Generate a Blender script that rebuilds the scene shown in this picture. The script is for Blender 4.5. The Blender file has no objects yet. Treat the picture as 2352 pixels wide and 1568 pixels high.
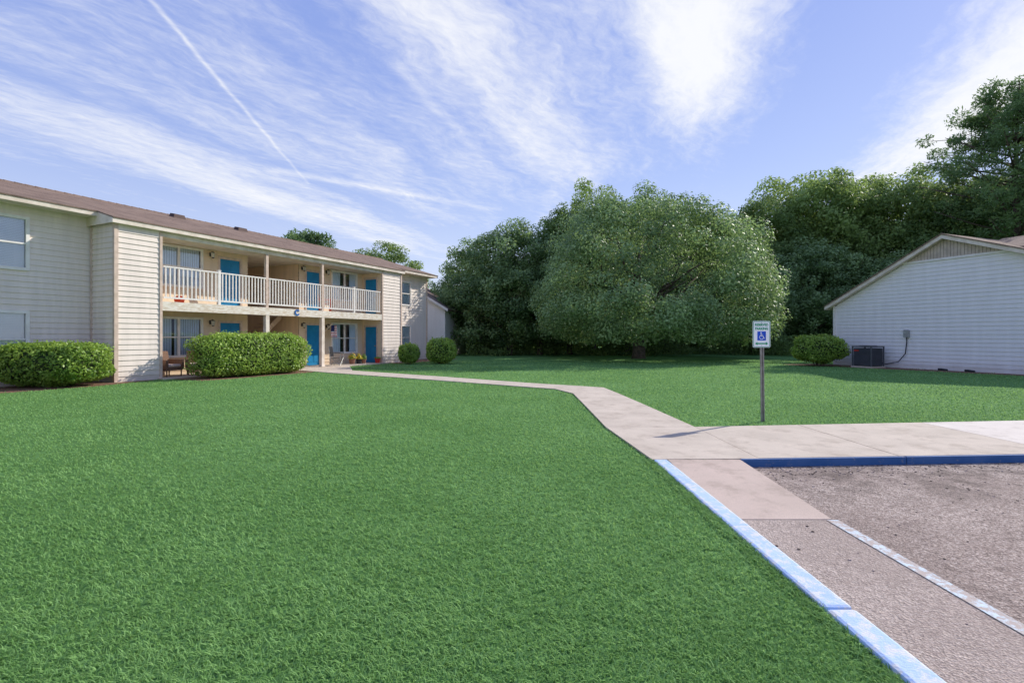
import bpy, math, random
import numpy as np
from mathutils import Vector, Matrix
rng=np.random.default_rng(7); random.seed(7)
S=bpy.context.scene; COL=S.collection
S.view_settings.view_transform='Standard'; S.view_settings.look='None'; S.view_settings.exposure=0

# ------------------------------------------------------------ helpers
class MB:
    def __init__(s): s.v=[];s.f=[];s.m=[]
    def face(s,pts,m=0):
        n=len(s.v); s.v+=[tuple(p) for p in pts]; s.f.append(tuple(range(n,n+len(pts)))); s.m.append(m)
    def hexa(s,p,m=0):
        n=len(s.v); s.v+=[tuple(q) for q in p]
        for f in ((0,3,2,1),(4,5,6,7),(0,1,5,4),(1,2,6,5),(2,3,7,6),(3,0,4,7)):
            s.f.append(tuple(n+i for i in f)); s.m.append(m)
    def box(s,x0,x1,y0,y1,z0,z1,m=0):
        s.hexa([(x0,y0,z0),(x1,y0,z0),(x1,y1,z0),(x0,y1,z0),(x0,y0,z1),(x1,y0,z1),(x1,y1,z1),(x0,y1,z1)],m)
        return s
    def prism(s,poly,z0,z1,m=0):
        n=len(s.v);k=len(poly)
        s.v+=[(p[0],p[1],z0) for p in poly]+[(p[0],p[1],z1) for p in poly]
        s.f.append(tuple(n+k+i for i in range(k)));s.m.append(m)
        s.f.append(tuple(n+k-1-i for i in range(k)));s.m.append(m)
        for i in range(k):
            j=(i+1)%k; s.f.append((n+i,n+j,n+k+j,n+k+i)); s.m.append(m)
    def tube(s,pts,rad,n=8,m=0,cap=True):
        pts=[Vector(p) for p in pts]; b=len(s.v)
        if not hasattr(rad,'__len__'): rad=[rad]*len(pts)
        up=None
        for i,p in enumerate(pts):
            d=(pts[min(i+1,len(pts)-1)]-pts[max(i-1,0)]).normalized()
            if up is None: up=d.orthogonal().normalized()
            a=(up-d*up.dot(d)); a=a.normalized() if a.length>1e-5 else d.orthogonal().normalized()
            up=a; c=d.cross(a)
            for k in range(n):
                t=2*math.pi*k/n; q=p+(a*math.cos(t)+c*math.sin(t))*rad[i]; s.v.append(tuple(q))
        for i in range(len(pts)-1):
            for k in range(n):
                k2=(k+1)%n
                s.f.append((b+i*n+k,b+i*n+k2,b+(i+1)*n+k2,b+(i+1)*n+k)); s.m.append(m)
        if cap:
            s.f.append(tuple(b+k for k in range(n))[::-1]);s.m.append(m)
            e=b+(len(pts)-1)*n; s.f.append(tuple(e+k for k in range(n)));s.m.append(m)

def finish(o,parent,label,cat,kind,group):
    COL.objects.link(o)
    if parent: o.parent=parent
    if label: o["label"]=label
    if cat: o["category"]=cat
    if kind: o["kind"]=kind
    if group: o["group"]=group
    return o
def obj(name,mb,mats,parent=None,loc=(0,0,0),rz=0,label=None,cat=None,kind=None,group=None,bevel=0,smooth=False):
    me=bpy.data.meshes.new(name); me.from_pydata(mb.v,[],mb.f)
    for m in (mats if isinstance(mats,(list,tuple)) else [mats]): me.materials.append(m)
    me.polygons.foreach_set('material_index',mb.m)
    if smooth: me.polygons.foreach_set('use_smooth',[True]*len(mb.f))
    me.update()
    o=bpy.data.objects.new(name,me); o.location=loc; o.rotation_euler=(0,0,rz)
    if bevel:
        b=o.modifiers.new('b','BEVEL'); b.width=bevel; b.segments=2; b.limit_method='ANGLE'
    return finish(o,parent,label,cat,kind,group)
def empty(name,loc=(0,0,0),rz=0,label=None,cat=None,group=None,parent=None):
    o=bpy.data.objects.new(name,None); o.location=loc; o.rotation_euler=(0,0,rz); o.empty_display_size=.3
    return finish(o,parent,label,cat,None,group)

def arrmesh(name,V,F,mats,tint=None):
    me=bpy.data.meshes.new(name)
    nv=len(V); k=F.shape[1]; nf=len(F)
    me.vertices.add(nv); me.vertices.foreach_set('co',V.astype(np.float32).ravel())
    me.loops.add(nf*k); me.loops.foreach_set('vertex_index',F.astype(np.int32).ravel())
    me.polygons.add(nf); me.polygons.foreach_set('loop_start',np.arange(0,nf*k,k,dtype=np.int32))
    me.polygons.foreach_set('loop_total',np.full(nf,k,dtype=np.int32))
    for m in mats: me.materials.append(m)
    if tint is not None:
        a=me.attributes.new('tint','FLOAT','POINT'); a.data.foreach_set('value',tint.astype(np.float32))
    me.update(calc_edges=True); return me
def nrm(a): return a/(np.linalg.norm(a,axis=1,keepdims=True)+1e-9)

# ------------------------------------------------------------ materials
def newmat(name):
    m=bpy.data.materials.new(name); m.use_nodes=True; nt=m.node_tree
    return m,nt,nt.nodes['Principled BSDF']
def nd(nt,t,**k):
    n=nt.nodes.new(t)
    for a,b in k.items(): setattr(n,a,b)
    return n
def M(nt,op,a,b=None,c=None,clamp=False):
    n=nd(nt,'ShaderNodeMath',operation=op,use_clamp=clamp)
    for i,x in enumerate((a,b,c)):
        if x is None: continue
        if isinstance(x,(int,float)): n.inputs[i].default_value=x
        else: nt.links.new(x,n.inputs[i])
    return n.outputs[0]
def mixc(nt,f,a,b,mode='MIX'):
    n=nd(nt,'ShaderNodeMix',data_type='RGBA',blend_type=mode)
    for i,x in ((0,f),(6,a),(7,b)):
        if isinstance(x,(int,float)): n.inputs[i].default_value=x
        elif isinstance(x,tuple): n.inputs[i].default_value=(*x,1) if len(x)==3 else x
        else: nt.links.new(x,n.inputs[i])
    return n.outputs[2]
def noise(nt,scale,detail=5,rough=.55,vec=None):
    n=nd(nt,'ShaderNodeTexNoise'); n.inputs['Scale'].default_value=scale; n.inputs['Detail'].default_value=detail; n.inputs['Roughness'].default_value=rough
    if vec is None: vec=nd(nt,'ShaderNodeTexCoord').outputs['Object']
    nt.links.new(vec,n.inputs['Vector']); return n.outputs['Fac']
def sstep(nt,x,a,b):
    n=nd(nt,'ShaderNodeMapRange',interpolation_type='SMOOTHSTEP'); nt.links.new(x,n.inputs[0])
    n.inputs[1].default_value=a; n.inputs[2].default_value=b; return n.outputs[0]
def bump(nt,b,h,strength,dist=.02):
    n=nd(nt,'ShaderNodeBump'); n.inputs['Strength'].default_value=strength; n.inputs['Distance'].default_value=dist
    nt.links.new(h,n.inputs['Height']); nt.links.new(n.outputs[0],b.inputs['Normal'])
def pmat(name,c1,c2=None,scale=4,rough=.7,bmp=0,bs=60,spec=.3,metal=0):
    m,nt,b=newmat(name)
    c2=c2 or tuple(x*.82 for x in c1)
    f=sstep(nt,noise(nt,scale),.35,.65)
    nt.links.new(mixc(nt,f,c2,c1),b.inputs['Base Color'])
    b.inputs['Roughness'].default_value=rough; b.inputs['Specular IOR Level'].default_value=spec; b.inputs['Metallic'].default_value=metal
    if bmp: bump(nt,b,noise(nt,bs),bmp)
    return m
def siding_mat(name,c,dirt=.87):
    m,nt,b=newmat(name)
    tc=nd(nt,'ShaderNodeTexCoord').outputs['Object']
    mp=nd(nt,'ShaderNodeMapping'); mp.inputs['Scale'].default_value=(3,3,.35); nt.links.new(tc,mp.inputs[0])
    f=sstep(nt,noise(nt,1.2,6,.6,mp.outputs[0]),.3,.7)
    col=mixc(nt,f,tuple(x*dirt for x in c),c)
    sp=nd(nt,'ShaderNodeSeparateXYZ'); nt.links.new(tc,sp.inputs[0])
    low=M(nt,'MULTIPLY',sstep(nt,M(nt,'ADD',sp.outputs[2],M(nt,'MULTIPLY',noise(nt,2.5),.5)),.75,.2),.4)
    col=mixc(nt,low,col,(.38,.29,.21))
    nt.links.new(col,b.inputs['Base Color']); b.inputs['Roughness'].default_value=.55; b.inputs['Specular IOR Level'].default_value=.3
    bump(nt,b,noise(nt,40),.08,.01)
    return m
MSID=siding_mat('siding_beige',(.85,.74,.65))
MSIDW=siding_mat('siding_warm_bounce',(.83,.64,.45))  # balcony recess siding, warm bounce light put into its colour
MSIDG=siding_mat('siding_white',(.88,.84,.81),.93)
MTAN=pmat('gable_board',(.60,.49,.40))
MTRIM=pmat('trim_tan',(.70,.54,.44),(.56,.43,.34),6,.6)
MFASC=pmat('fascia_cream',(.82,.72,.61),(.66,.56,.45),3,.6)
def weathered():
    m,nt,b=newmat('weathered_paint')
    tc=nd(nt,'ShaderNodeTexCoord').outputs['Object']
    mp=nd(nt,'ShaderNodeMapping'); mp.inputs['Scale'].default_value=(1,1,5); nt.links.new(tc,mp.inputs[0])
    f=sstep(nt,noise(nt,3.5,8,.7,mp.outputs[0]),.42,.62)
    nt.links.new(mixc(nt,f,(.80,.74,.64),(.58,.47,.34)),b.inputs['Base Color']); b.inputs['Roughness'].default_value=.7
    return m
MWEATH=weathered()
MWHITE=pmat('paint_white',(.87,.82,.77),(.78,.73,.67),5,.5)
MCEIL=pmat('soffit_white',(.74,.65,.54),(.62,.53,.43),2,.7)
MDOOR=pmat('door_blue',(.012,.25,.50),(.01,.21,.43),3,.4,spec=.4)
MBRASS=pmat('brass',(.55,.4,.18),None,5,.35,metal=.9)
MBLACK=pmat('black_metal',(.03,.03,.035),None,5,.45)
MGREY=pmat('grey_metal',(.4,.41,.4),(.3,.3,.29),8,.45,metal=.3)
MPOLE=pmat('sign_post',(.34,.32,.28),(.24,.22,.19),9,.6,metal=.1)
MLAMP=pmat('lamp_glass',(.6,.56,.48),None,5,.2)
MDARK=pmat('dark_interior',(.08,.075,.07))
MBARK=pmat('bark',(.15,.11,.085),(.07,.055,.042),6,.9,.8,12)
MSOIL=pmat('mulch',(.27,.15,.09),(.13,.075,.05),14,.95,.9,40)
MWICK=pmat('wicker',(.25,.14,.09),(.13,.07,.045),60,.6,.6,90)
MCUSH=pmat('cushion',(.7,.54,.48))
MRED=pmat('red_plastic',(.80,.09,.03),None,4,.4)
MREDG=pmat('red_glaze',(.6,.04,.03),None,4,.3)
MTERRA=pmat('terracotta',(.36,.16,.1),None,8,.8)
MYEL=pmat('flower_yellow',(.8,.5,.03))
MBLIND=pmat('blind',(.90,.92,.94),(.80,.84,.89),1.5,.6)
MGREEN=pmat('sign_green',(.005,.36,.15),None,5,.4)
MBLUE=pmat('sign_blue',(.01,.09,.62),None,5,.4)
MSIGN=pmat('sign_white',(.93,.95,.95),(.90,.92,.92),5,.35)
MLETTER=pmat('letter_blue',(.005,.12,.42))
MNAVY=pmat('flag_blue',(.02,.03,.15))

def glass():
    m,nt,b=newmat('window_glass'); nt.nodes.remove(b)
    out=nt.nodes['Material Output']
    g=nd(nt,'ShaderNodeBsdfGlossy'); g.inputs['Roughness'].default_value=.03; g.inputs['Color'].default_value=(.9,.94,1,1)
    t=nd(nt,'ShaderNodeBsdfTransparent'); t.inputs['Color'].default_value=(.93,.96,.97,1)
    fr=nd(nt,'ShaderNodeFresnel'); fr.inputs[0].default_value=1.55
    f=M(nt,'ADD',fr.outputs[0],.08,clamp=True)
    mx=nd(nt,'ShaderNodeMixShader'); nt.links.new(f,mx.inputs[0]); nt.links.new(t.outputs[0],mx.inputs[1]); nt.links.new(g.outputs[0],mx.inputs[2])
    nt.links.new(mx.outputs[0],out.inputs[0]); return m
MGLASS=glass()

def shingle():
    m,nt,b=newmat('shingles')
    tc=nd(nt,'ShaderNodeTexCoord').outputs['Object']
    br=nd(nt,'ShaderNodeTexBrick'); nt.links.new(tc,br.inputs['Vector'])
    br.inputs['Color1'].default_value=(.30,.205,.155,1); br.inputs['Color2'].default_value=(.17,.12,.095,1); br.inputs['Mortar'].default_value=(.07,.05,.04,1)
    br.inputs['Scale'].default_value=1; br.inputs['Brick Width'].default_value=.3; br.inputs['Row Height'].default_value=.14; br.inputs['Mortar Size'].default_value=.008
    c=mixc(nt,sstep(nt,noise(nt,1.2),.3,.7),br.outputs[0],(.30,.215,.165))
    c2=mixc(nt,sstep(nt,noise(nt,30),.4,.6),c,(.12,.085,.065)); 
    cc=mixc(nt,.5,c,c2)
    nt.links.new(cc,b.inputs['Base Color']); b.inputs['Roughness'].default_value=.95; b.inputs['Specular IOR Level'].default_value=.15
    bump(nt,b,noise(nt,60),.5); return m
MROOF=shingle()

def leafmat(name,dark,light,trans=.3,rough=.5,spec=.35,tcol=(.2,.3,.06)):
    m,nt,b=newmat(name); out=nt.nodes['Material Output']
    a=nd(nt,'ShaderNodeAttribute',attribute_name='tint')
    oi=nd(nt,'ShaderNodeObjectInfo')
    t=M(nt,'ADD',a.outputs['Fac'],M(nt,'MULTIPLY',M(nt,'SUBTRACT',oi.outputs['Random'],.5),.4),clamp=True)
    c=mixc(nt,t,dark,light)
    nt.links.new(c,b.inputs['Base Color']); b.inputs['Roughness'].default_value=rough; b.inputs['Specular IOR Level'].default_value=spec
    tr=nd(nt,'ShaderNodeBsdfTranslucent'); nt.links.new(mixc(nt,.5,c,tcol),tr.inputs[0])
    mx=nd(nt,'ShaderNodeMixShader'); mx.inputs[0].default_value=trans
    nt.links.new(b.outputs[0],mx.inputs[1]); nt.links.new(tr.outputs[0],mx.inputs[2]); nt.links.new(mx.outputs[0],out.inputs[0])
    return m
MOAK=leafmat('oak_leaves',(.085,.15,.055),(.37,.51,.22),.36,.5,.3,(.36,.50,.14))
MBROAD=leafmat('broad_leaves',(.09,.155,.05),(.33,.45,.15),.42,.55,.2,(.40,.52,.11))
MPINE=leafmat('pine_needles',(.08,.145,.06),(.23,.34,.14),.3,.6,.2)
MHEDGE=leafmat('hedge_leaves',(.10,.21,.025),(.42,.58,.11),.36,.45,.35,(.45,.60,.08))
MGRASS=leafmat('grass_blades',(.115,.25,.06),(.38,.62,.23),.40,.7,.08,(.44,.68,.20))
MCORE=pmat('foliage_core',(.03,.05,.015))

def groundmat():
    m,nt,b=newmat('lawn')
    c=mixc(nt,sstep(nt,noise(nt,.35,5),.3,.7),(.11,.25,.065),(.18,.35,.115))
    c=mixc(nt,sstep(nt,noise(nt,9,6,.7),.4,.62),mixc(nt,.4,c,(.05,.11,.03)),c)
    c=mixc(nt,M(nt,'MULTIPLY',sstep(nt,noise(nt,60,3,.7),.52,.7),.5),c,(.29,.47,.19))
    nt.links.new(c,b.inputs['Base Color']); b.inputs['Roughness'].default_value=.9; b.inputs['Specular IOR Level'].default_value=.05
    bump(nt,b,noise(nt,35,6,.7),.8,.04); return m
MLAWN=groundmat()
def concmat(name,c1,c2,dark,spk=.5):
    m,nt,b=newmat(name)
    c=mixc(nt,sstep(nt,noise(nt,1.1,6,.6),.3,.7),c2,c1)
    c=mixc(nt,M(nt,'MULTIPLY',sstep(nt,noise(nt,120,3,.7),.5,.64),spk),c,dark)
    c=mixc(nt,M(nt,'MULTIPLY',sstep(nt,noise(nt,2.4,9,.75),.48,.66),.55),c,dark)
    nt.links.new(c,b.inputs['Base Color']); b.inputs['Roughness'].default_value=.9; b.inputs['Specular IOR Level'].default_value=.2
    bump(nt,b,noise(nt,150,4,.7),.5,.01); return m
MCONC=concmat('concrete',(.66,.56,.45),(.55,.465,.37),(.37,.295,.225))
MRAMP=concmat('concrete_pink',(.64,.50,.41),(.56,.44,.355),(.37,.285,.225),.4)
MNEWC=concmat('concrete_pale',(.76,.68,.59),(.68,.60,.52),(.45,.38,.31),.3)
MJOINT=pmat('joint_dirt',(.09,.08,.05))
def asphmat():
    m,nt,b=newmat('worn_asphalt')
    tc=nd(nt,'ShaderNodeTexCoord').outputs['Object']
    def grains(sc,stops):
        vo=nd(nt,'ShaderNodeTexVoronoi'); vo.inputs['Scale'].default_value=sc; nt.links.new(tc,vo.inputs['Vector'])
        sp=nd(nt,'ShaderNodeSeparateColor'); nt.links.new(vo.outputs['Color'],sp.inputs[0])
        r=nd(nt,'ShaderNodeValToRGB'); e=r.color_ramp.elements
        e[0].position=0; e[0].color=(*stops[0],1); e[1].position=1; e[1].color=(*stops[-1],1)
        for p,cc in zip((.22,.55,.85),stops[1:4]):
            x=e.new(p); x.color=(*cc,1)
        nt.links.new(sp.outputs[0],r.inputs[0]); return r.outputs[0],vo.outputs['Distance']
    st=((.08,.062,.052),(.25,.195,.165),(.47,.37,.31),(.62,.50,.42),(.86,.74,.65))
    g1,d1=grains(110,st); g2,d2=grains(62,st)
    base=mixc(nt,.4,g1,g2)
    big=sstep(nt,noise(nt,.9,7,.65),.36,.66)
    c=mixc(nt,big,mixc(nt,.42,base,(.22,.16,.13)),base)
    c=mixc(nt,M(nt,'MULTIPLY',sstep(nt,noise(nt,6,6,.75),.5,.68),.45),c,(.15,.11,.09))
    sx=nd(nt,'ShaderNodeSeparateXYZ'); nt.links.new(tc,sx.inputs[0])
    band=M(nt,'MULTIPLY',sstep(nt,sx.outputs[1],4.4,5.6),sstep(nt,noise(nt,2.6,7,.75),.43,.6))
    c=mixc(nt,M(nt,'MULTIPLY',band,.6),c,(.11,.083,.068))
    ai=sstep(nt,sx.outputs[0],2.8,2.6)
    c=mixc(nt,M(nt,'MULTIPLY',ai,.3),c,(.62,.51,.43))
    nt.links.new(c,b.inputs['Base Color']); b.inputs['Roughness'].default_value=.95; b.inputs['Specular IOR Level'].default_value=.15
    h=M(nt,'ADD',M(nt,'ADD',d1,d2),M(nt,'MULTIPLY',noise(nt,25,5,.7),1.2))
    bump(nt,b,h,.7,.010); return m
MASPH=asphmat()
def paintmat(name,c,under,lo,hi):
    m,nt,b=newmat(name)
    f=sstep(nt,noise(nt,14,8,.75),lo,hi)
    f2=M(nt,'MULTIPLY',sstep(nt,noise(nt,2.2,3),.35,.65),.35)
    cc=mixc(nt,f2,c,tuple(min(1,x*1.15+.06) for x in c))
    nt.links.new(mixc(nt,f,cc,under),b.inputs['Base Color']); b.inputs['Roughness'].default_value=.75
    bump(nt,b,noise(nt,70,5,.7),.6,.01); return m
MKSUN=paintmat('kerb_paint_sunlit_worn',(.38,.52,.78),(.66,.65,.65),.46,.6)  # worn blue paint, colour lightened for the sunlit left kerb
MKSHADE=paintmat('kerb_paint_shaded',(.022,.10,.27),(.22,.22,.25),.56,.70)  # blue kerb paint with the far kerb's shaded face put into its colour
MSTRIPE=paintmat('stripe_paint',(.52,.62,.68),(.42,.335,.29),.41,.55)

# ------------------------------------------------------------ camera, light, world
cam=bpy.data.cameras.new('camera'); cam.lens=18; cam.sensor_width=36; cam.clip_end=2000; cam.clip_start=.05; cam.shift_y=-11/2400
co=bpy.data.objects.new('camera',cam); co.location=(0,0,1.5); co.rotation_euler=(math.pi/2,0,0); COL.objects.link(co); S.camera=co
EL=math.radians(33); AZ=math.atan2(2.27,1.58)
sd=Vector((math.sin(AZ)*math.cos(EL),math.cos(AZ)*math.cos(EL),math.sin(EL)))
L=bpy.data.lights.new('sun','SUN'); L.energy=5.0; L.angle=math.radians(.5); L.color=(1,.95,.85)
lo=bpy.data.objects.new('sun',L); lo.rotation_euler=sd.to_track_quat('Z','Y').to_euler(); lo.location=(20,20,30); COL.objects.link(lo)

def world():
    w=bpy.data.worlds.new('World'); S.world=w; w.use_nodes=True; nt=w.node_tree
    bg=nt.nodes['Background']; out=nt.nodes['World Output']
    sky=nd(nt,'ShaderNodeTexSky',sky_type='NISHITA'); sky.sun_disc=False; sky.sun_elevation=EL; sky.sun_rotation=AZ
    sky.air_density=1.0; sky.dust_density=.2; sky.ozone_density=2.5
    tc=nd(nt,'ShaderNodeTexCoord'); sp=nd(nt,'ShaderNodeSeparateXYZ'); nt.links.new(tc.outputs['Generated'],sp.inputs[0])
    x,y,z=sp.outputs
    col=mixc(nt,1.0,sky.outputs[0],(1.45,1.25,1.15),'MULTIPLY')
    grad=mixc(nt,sstep(nt,z,.0,.6),(3.5,4.2,6.4),(1.9,2.65,5.9))
    col=mixc(nt,.76,col,grad)
    nt.links.new(col,bg.inputs[0]); bg.inputs[1].default_value=.15
    zz=M(nt,'MAXIMUM',z,.03)
    px=M(nt,'DIVIDE',x,zz); py=M(nt,'DIVIDE',y,zz)
    cv=nd(nt,'ShaderNodeCombineXYZ'); nt.links.new(px,cv.inputs[0]); nt.links.new(py,cv.inputs[1])
    w1=M(nt,'MULTIPLY',M(nt,'SUBTRACT',noise(nt,1.3,4,.5,cv.outputs[0]),.5),.35)
    w2=M(nt,'MULTIPLY',M(nt,'SUBTRACT',noise(nt,6,5,.6,cv.outputs[0]),.5),.09)
    a=M(nt,'ADD',M(nt,'MULTIPLY',px,.3),M(nt,'MULTIPLY',py,.95))
    b=M(nt,'ADD',M(nt,'SUBTRACT',M(nt,'MULTIPLY',px,.95),M(nt,'MULTIPLY',py,.3)),M(nt,'ADD',w1,w2))
    def blob(a0,b0,la,lb,st):
        da=M(nt,'POWER',M(nt,'ABSOLUTE',M(nt,'DIVIDE',M(nt,'SUBTRACT',a,a0),la)),2)
        db=M(nt,'POWER',M(nt,'ABSOLUTE',M(nt,'DIVIDE',M(nt,'SUBTRACT',b,b0),lb)),2)
        return M(nt,'MULTIPLY',M(nt,'POWER',2.718,M(nt,'MULTIPLY',M(nt,'ADD',da,db),-1)),st)
    tot=None
    for bb in ((1.9,.10,.85,.24,1.1),(2.6,1.22,1.3,.32,1.15),(2.3,-.6,1.4,.28,.55),(3.3,-2.75,3.0,.38,.72),(2.0,-1.85,1.9,.35,.32),(2.6,-1.25,1.5,.4,.26),(1.3,-.75,.5,.22,.35),(3.2,.62,1.6,.24,-.5),(1.5,.62,.6,.18,-.4),(4.0,-.1,1.0,.3,-.3)):
        q=blob(*bb); tot=q if tot is None else M(nt,'ADD',tot,q)
    sv=nd(nt,'ShaderNodeCombineXYZ'); nt.links.new(M(nt,'MULTIPLY',a,.55),sv.inputs[0]); nt.links.new(M(nt,'MULTIPLY',b,2.2),sv.inputs[1])
    n1=noise(nt,1.6,11,.63,sv.outputs[0])
    sv2=nd(nt,'ShaderNodeCombineXYZ'); nt.links.new(M(nt,'MULTIPLY',M(nt,'ADD',a,M(nt,'MULTIPLY',b,.8)),1.6),sv2.inputs[0]); nt.links.new(M(nt,'MULTIPLY',M(nt,'SUBTRACT',b,M(nt,'MULTIPLY',a,.45)),4),sv2.inputs[1])
    n2=noise(nt,4.5,9,.68,sv2.outputs[0])
    m=M(nt,'ADD',tot,M(nt,'ADD',M(nt,'MULTIPLY',M(nt,'SUBTRACT',n1,.5),1.45),M(nt,'MULTIPLY',M(nt,'SUBTRACT',n2,.5),.8)))
    fac=sstep(nt,m,-.10,1.12)
    def seg(p0,p1,wd,st,fade=0):
        dx,dy=p1[0]-p0[0],p1[1]-p0[1]; l2=dx*dx+dy*dy
        wx=M(nt,'ADD',px,M(nt,'MULTIPLY',w1,.10))
        ux=M(nt,'SUBTRACT',wx,p0[0]); uy=M(nt,'SUBTRACT',M(nt,'ADD',py,w2),p0[1])
        t=M(nt,'DIVIDE',M(nt,'ADD',M(nt,'MULTIPLY',ux,dx),M(nt,'MULTIPLY',uy,dy)),l2,clamp=True)
        ex=M(nt,'SUBTRACT',ux,M(nt,'MULTIPLY',t,dx)); ey=M(nt,'SUBTRACT',uy,M(nt,'MULTIPLY',t,dy))
        d=M(nt,'SQRT',M(nt,'ADD',M(nt,'MULTIPLY',ex,ex),M(nt,'MULTIPLY',ey,ey)))
        s=M(nt,'MULTIPLY',M(nt,'ADD',n2,.2),st)
        if fade: s=M(nt,'MULTIPLY',s,M(nt,'SUBTRACT',1.0,M(nt,'MULTIPLY',M(nt,'POWER',t,2),fade)))
        return M(nt,'MULTIPLY',M(nt,'POWER',2.718,M(nt,'MULTIPLY',M(nt,'POWER',M(nt,'DIVIDE',d,wd),2),-1)),s)
    c=M(nt,'ADD',seg((-1.0,1.0),(-1.33,3.35),.010,.60,.5),M(nt,'ADD',seg((-1.40,3.1),(-.13,4.03),.06,.60,.55),seg((-.42,1.9),(-.15,2.9),.03,.25)))
    fac=M(nt,'ADD',M(nt,'MULTIPLY',fac,.94),c,clamp=True)
    haze=M(nt,'MULTIPLY',sstep(nt,z,.30,.0),.32)
    fac=M(nt,'MAXIMUM',fac,haze)
    fac=M(nt,'MULTIPLY',fac,sstep(nt,z,-.02,.02))
    cb=nd(nt,'ShaderNodeBackground'); cb.inputs[0].default_value=(.97,.98,1,1); cb.inputs[1].default_value=1.02
    mx=nd(nt,'ShaderNodeMixShader'); nt.links.new(fac,mx.inputs[0]); nt.links.new(bg.outputs[0],mx.inputs[1]); nt.links.new(cb.outputs[0],mx.inputs[2])
    nt.links.new(mx.outputs[0],out.inputs[0])
world()

# ------------------------------------------------------------ ground, lot, paths
LZ=-.070
g=MB()
g.face([(-500,-400,0),(1.8,-400,0),(1.8,700,0),(-500,700,0)])
g.face([(1.8,-400,0),(500,-400,0),(500,-25,0),(1.8,-25,0)])
g.face([(40,-25,0),(500,-25,0),(500,700,0),(40,700,0)])
g.face([(1.8,6.22,0),(40,8.72,0),(40,700,0),(1.8,700,0)])
obj('ground',g,MLAWN,kind='structure')
g=MB(); g.face([(1.78,-25.1,LZ),(40.1,-25.1,LZ),(40.1,8.74,LZ),(1.78,6.24,LZ)])
obj('parking_lot',g,MASPH,kind='structure')
KL=lambda X: 6.2+.066*(X-2.8)
PL=[(-9.9,23.0),(-7.59,21.2),(-2.97,17.8),(0,15.5),(1.23,14.55),(1.60,13.4),(1.58,11.3),(1.54,8.41),(1.69,6.17)]
PR=[(-8.24,26.0),(-7.0,22.45),(-2.5,18.95),(.5,16.45),(2.67,14.95),(2.78,13.4),(2.88,11.3),(3.0,8.41),(3.0,6.21)]
g=MB(); 
def lerp(p,q,t): return (p[0]+(q[0]-p[0])*t,p[1]+(q[1]-p[1])*t)
for i in range(len(PL)-1):
    ln=math.dist(lerp(PL[i],PR[i],.5),lerp(PL[i+1],PR[i+1],.5)); k=max(1,round(ln/1.6))
    for j in range(k):
        e=.006/ln; t0=j/k+e; t1=(j+1)/k-e
        g.prism([lerp(PL[i],PL[i+1],t0),lerp(PL[i],PL[i+1],t1),lerp(PR[i],PR[i+1],t1),lerp(PR[i],PR[i+1],t0)],.003,.025,0)
TL=lambda X: 8.41+.106*(X-3.08)
xs=[3.0,4.8,7.05,10,13,16,20,24,28,32,36,40]
for i in range(len(xs)-1):
    a,b=xs[i]+.008,xs[i+1]-.008
    g.prism([(a,KL(a)+.02),(b,KL(b)+.02),(b,TL(b)),(a,TL(a))],.003,.025,1 if i==2 else 0)
obj('sidewalk',g,[MCONC,MNEWC],kind='structure')
g=MB()
for i in range(len(PL)-1): g.face([(*PL[i],.006),(*PL[i+1],.006),(*PR[i+1],.006),(*PR[i],.006)])
g.face([(3,KL(3)+.02,.006),(40,KL(40)+.02,.006),(40,TL(40)-.02,.006),(3,TL(3)-.02,.006)])
obj('sidewalk_joints',g,MJOINT,kind='structure')
g=MB()
g.hexa([(1.88,4.4,-.13),(2.75,4.4,-.13),(2.75,6.17,-.13),(1.88,6.17,-.13),(1.88,4.4,LZ+.005),(2.75,4.4,LZ+.005),(2.75,6.17,.022),(1.88,6.17,.022)])
obj('kerb_ramp',g,MRAMP,kind='structure')
g=MB(); y=6.16
for ln in (3.38,2.6,3,3,3,3):
    g.box(1.70,1.865,y-ln+.012,y,-.13,.03); y-=ln
g.box(1.70,1.865,-12,y,-.13,.03)
kb=obj('kerb',g,MKSUN,kind='structure',bevel=.022)
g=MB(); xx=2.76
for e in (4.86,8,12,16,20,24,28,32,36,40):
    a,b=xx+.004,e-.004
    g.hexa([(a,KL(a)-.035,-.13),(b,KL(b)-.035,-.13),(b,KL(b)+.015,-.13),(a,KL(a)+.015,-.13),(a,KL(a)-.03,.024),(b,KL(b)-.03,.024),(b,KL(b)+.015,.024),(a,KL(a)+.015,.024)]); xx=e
obj('kerb',g,MKSHADE,kind='structure',bevel=.01)
g=MB(); g.face([(2.69,-6,LZ+.005),(2.79,-6,LZ+.005),(2.79,4.38,LZ+.005),(2.69,4.38,LZ+.005)])
obj('parking_stripe',g,MSTRIPE,kind='structure')
g=MB()
for i in range(560):
    if i<440: X=random.uniform(2.8,7.5); Y=KL(X)-.05-abs(random.gauss(0,.25))
    else: X=random.uniform(1.9,6); Y=random.uniform(1.8,5.8)
    if X<2.78 and Y>4.4: continue
    r=random.uniform(.003,.008); 
    g.hexa([(X+random.uniform(-1,1)*r*.4+sx*r,Y+random.uniform(-1,1)*r*.4+sy*r,LZ+(0 if k==0 else r*random.uniform(.8,1.4))) for k in (0,1) for sx,sy in ((-1,-1),(1,-1),(1,1),(-1,1))],random.choice((0,1,1)))
obj('gravel',g,[pmat('stone_dark',(.12,.085,.065)),pmat('stone_light',(.45,.34,.3))],kind='stuff')

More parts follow.
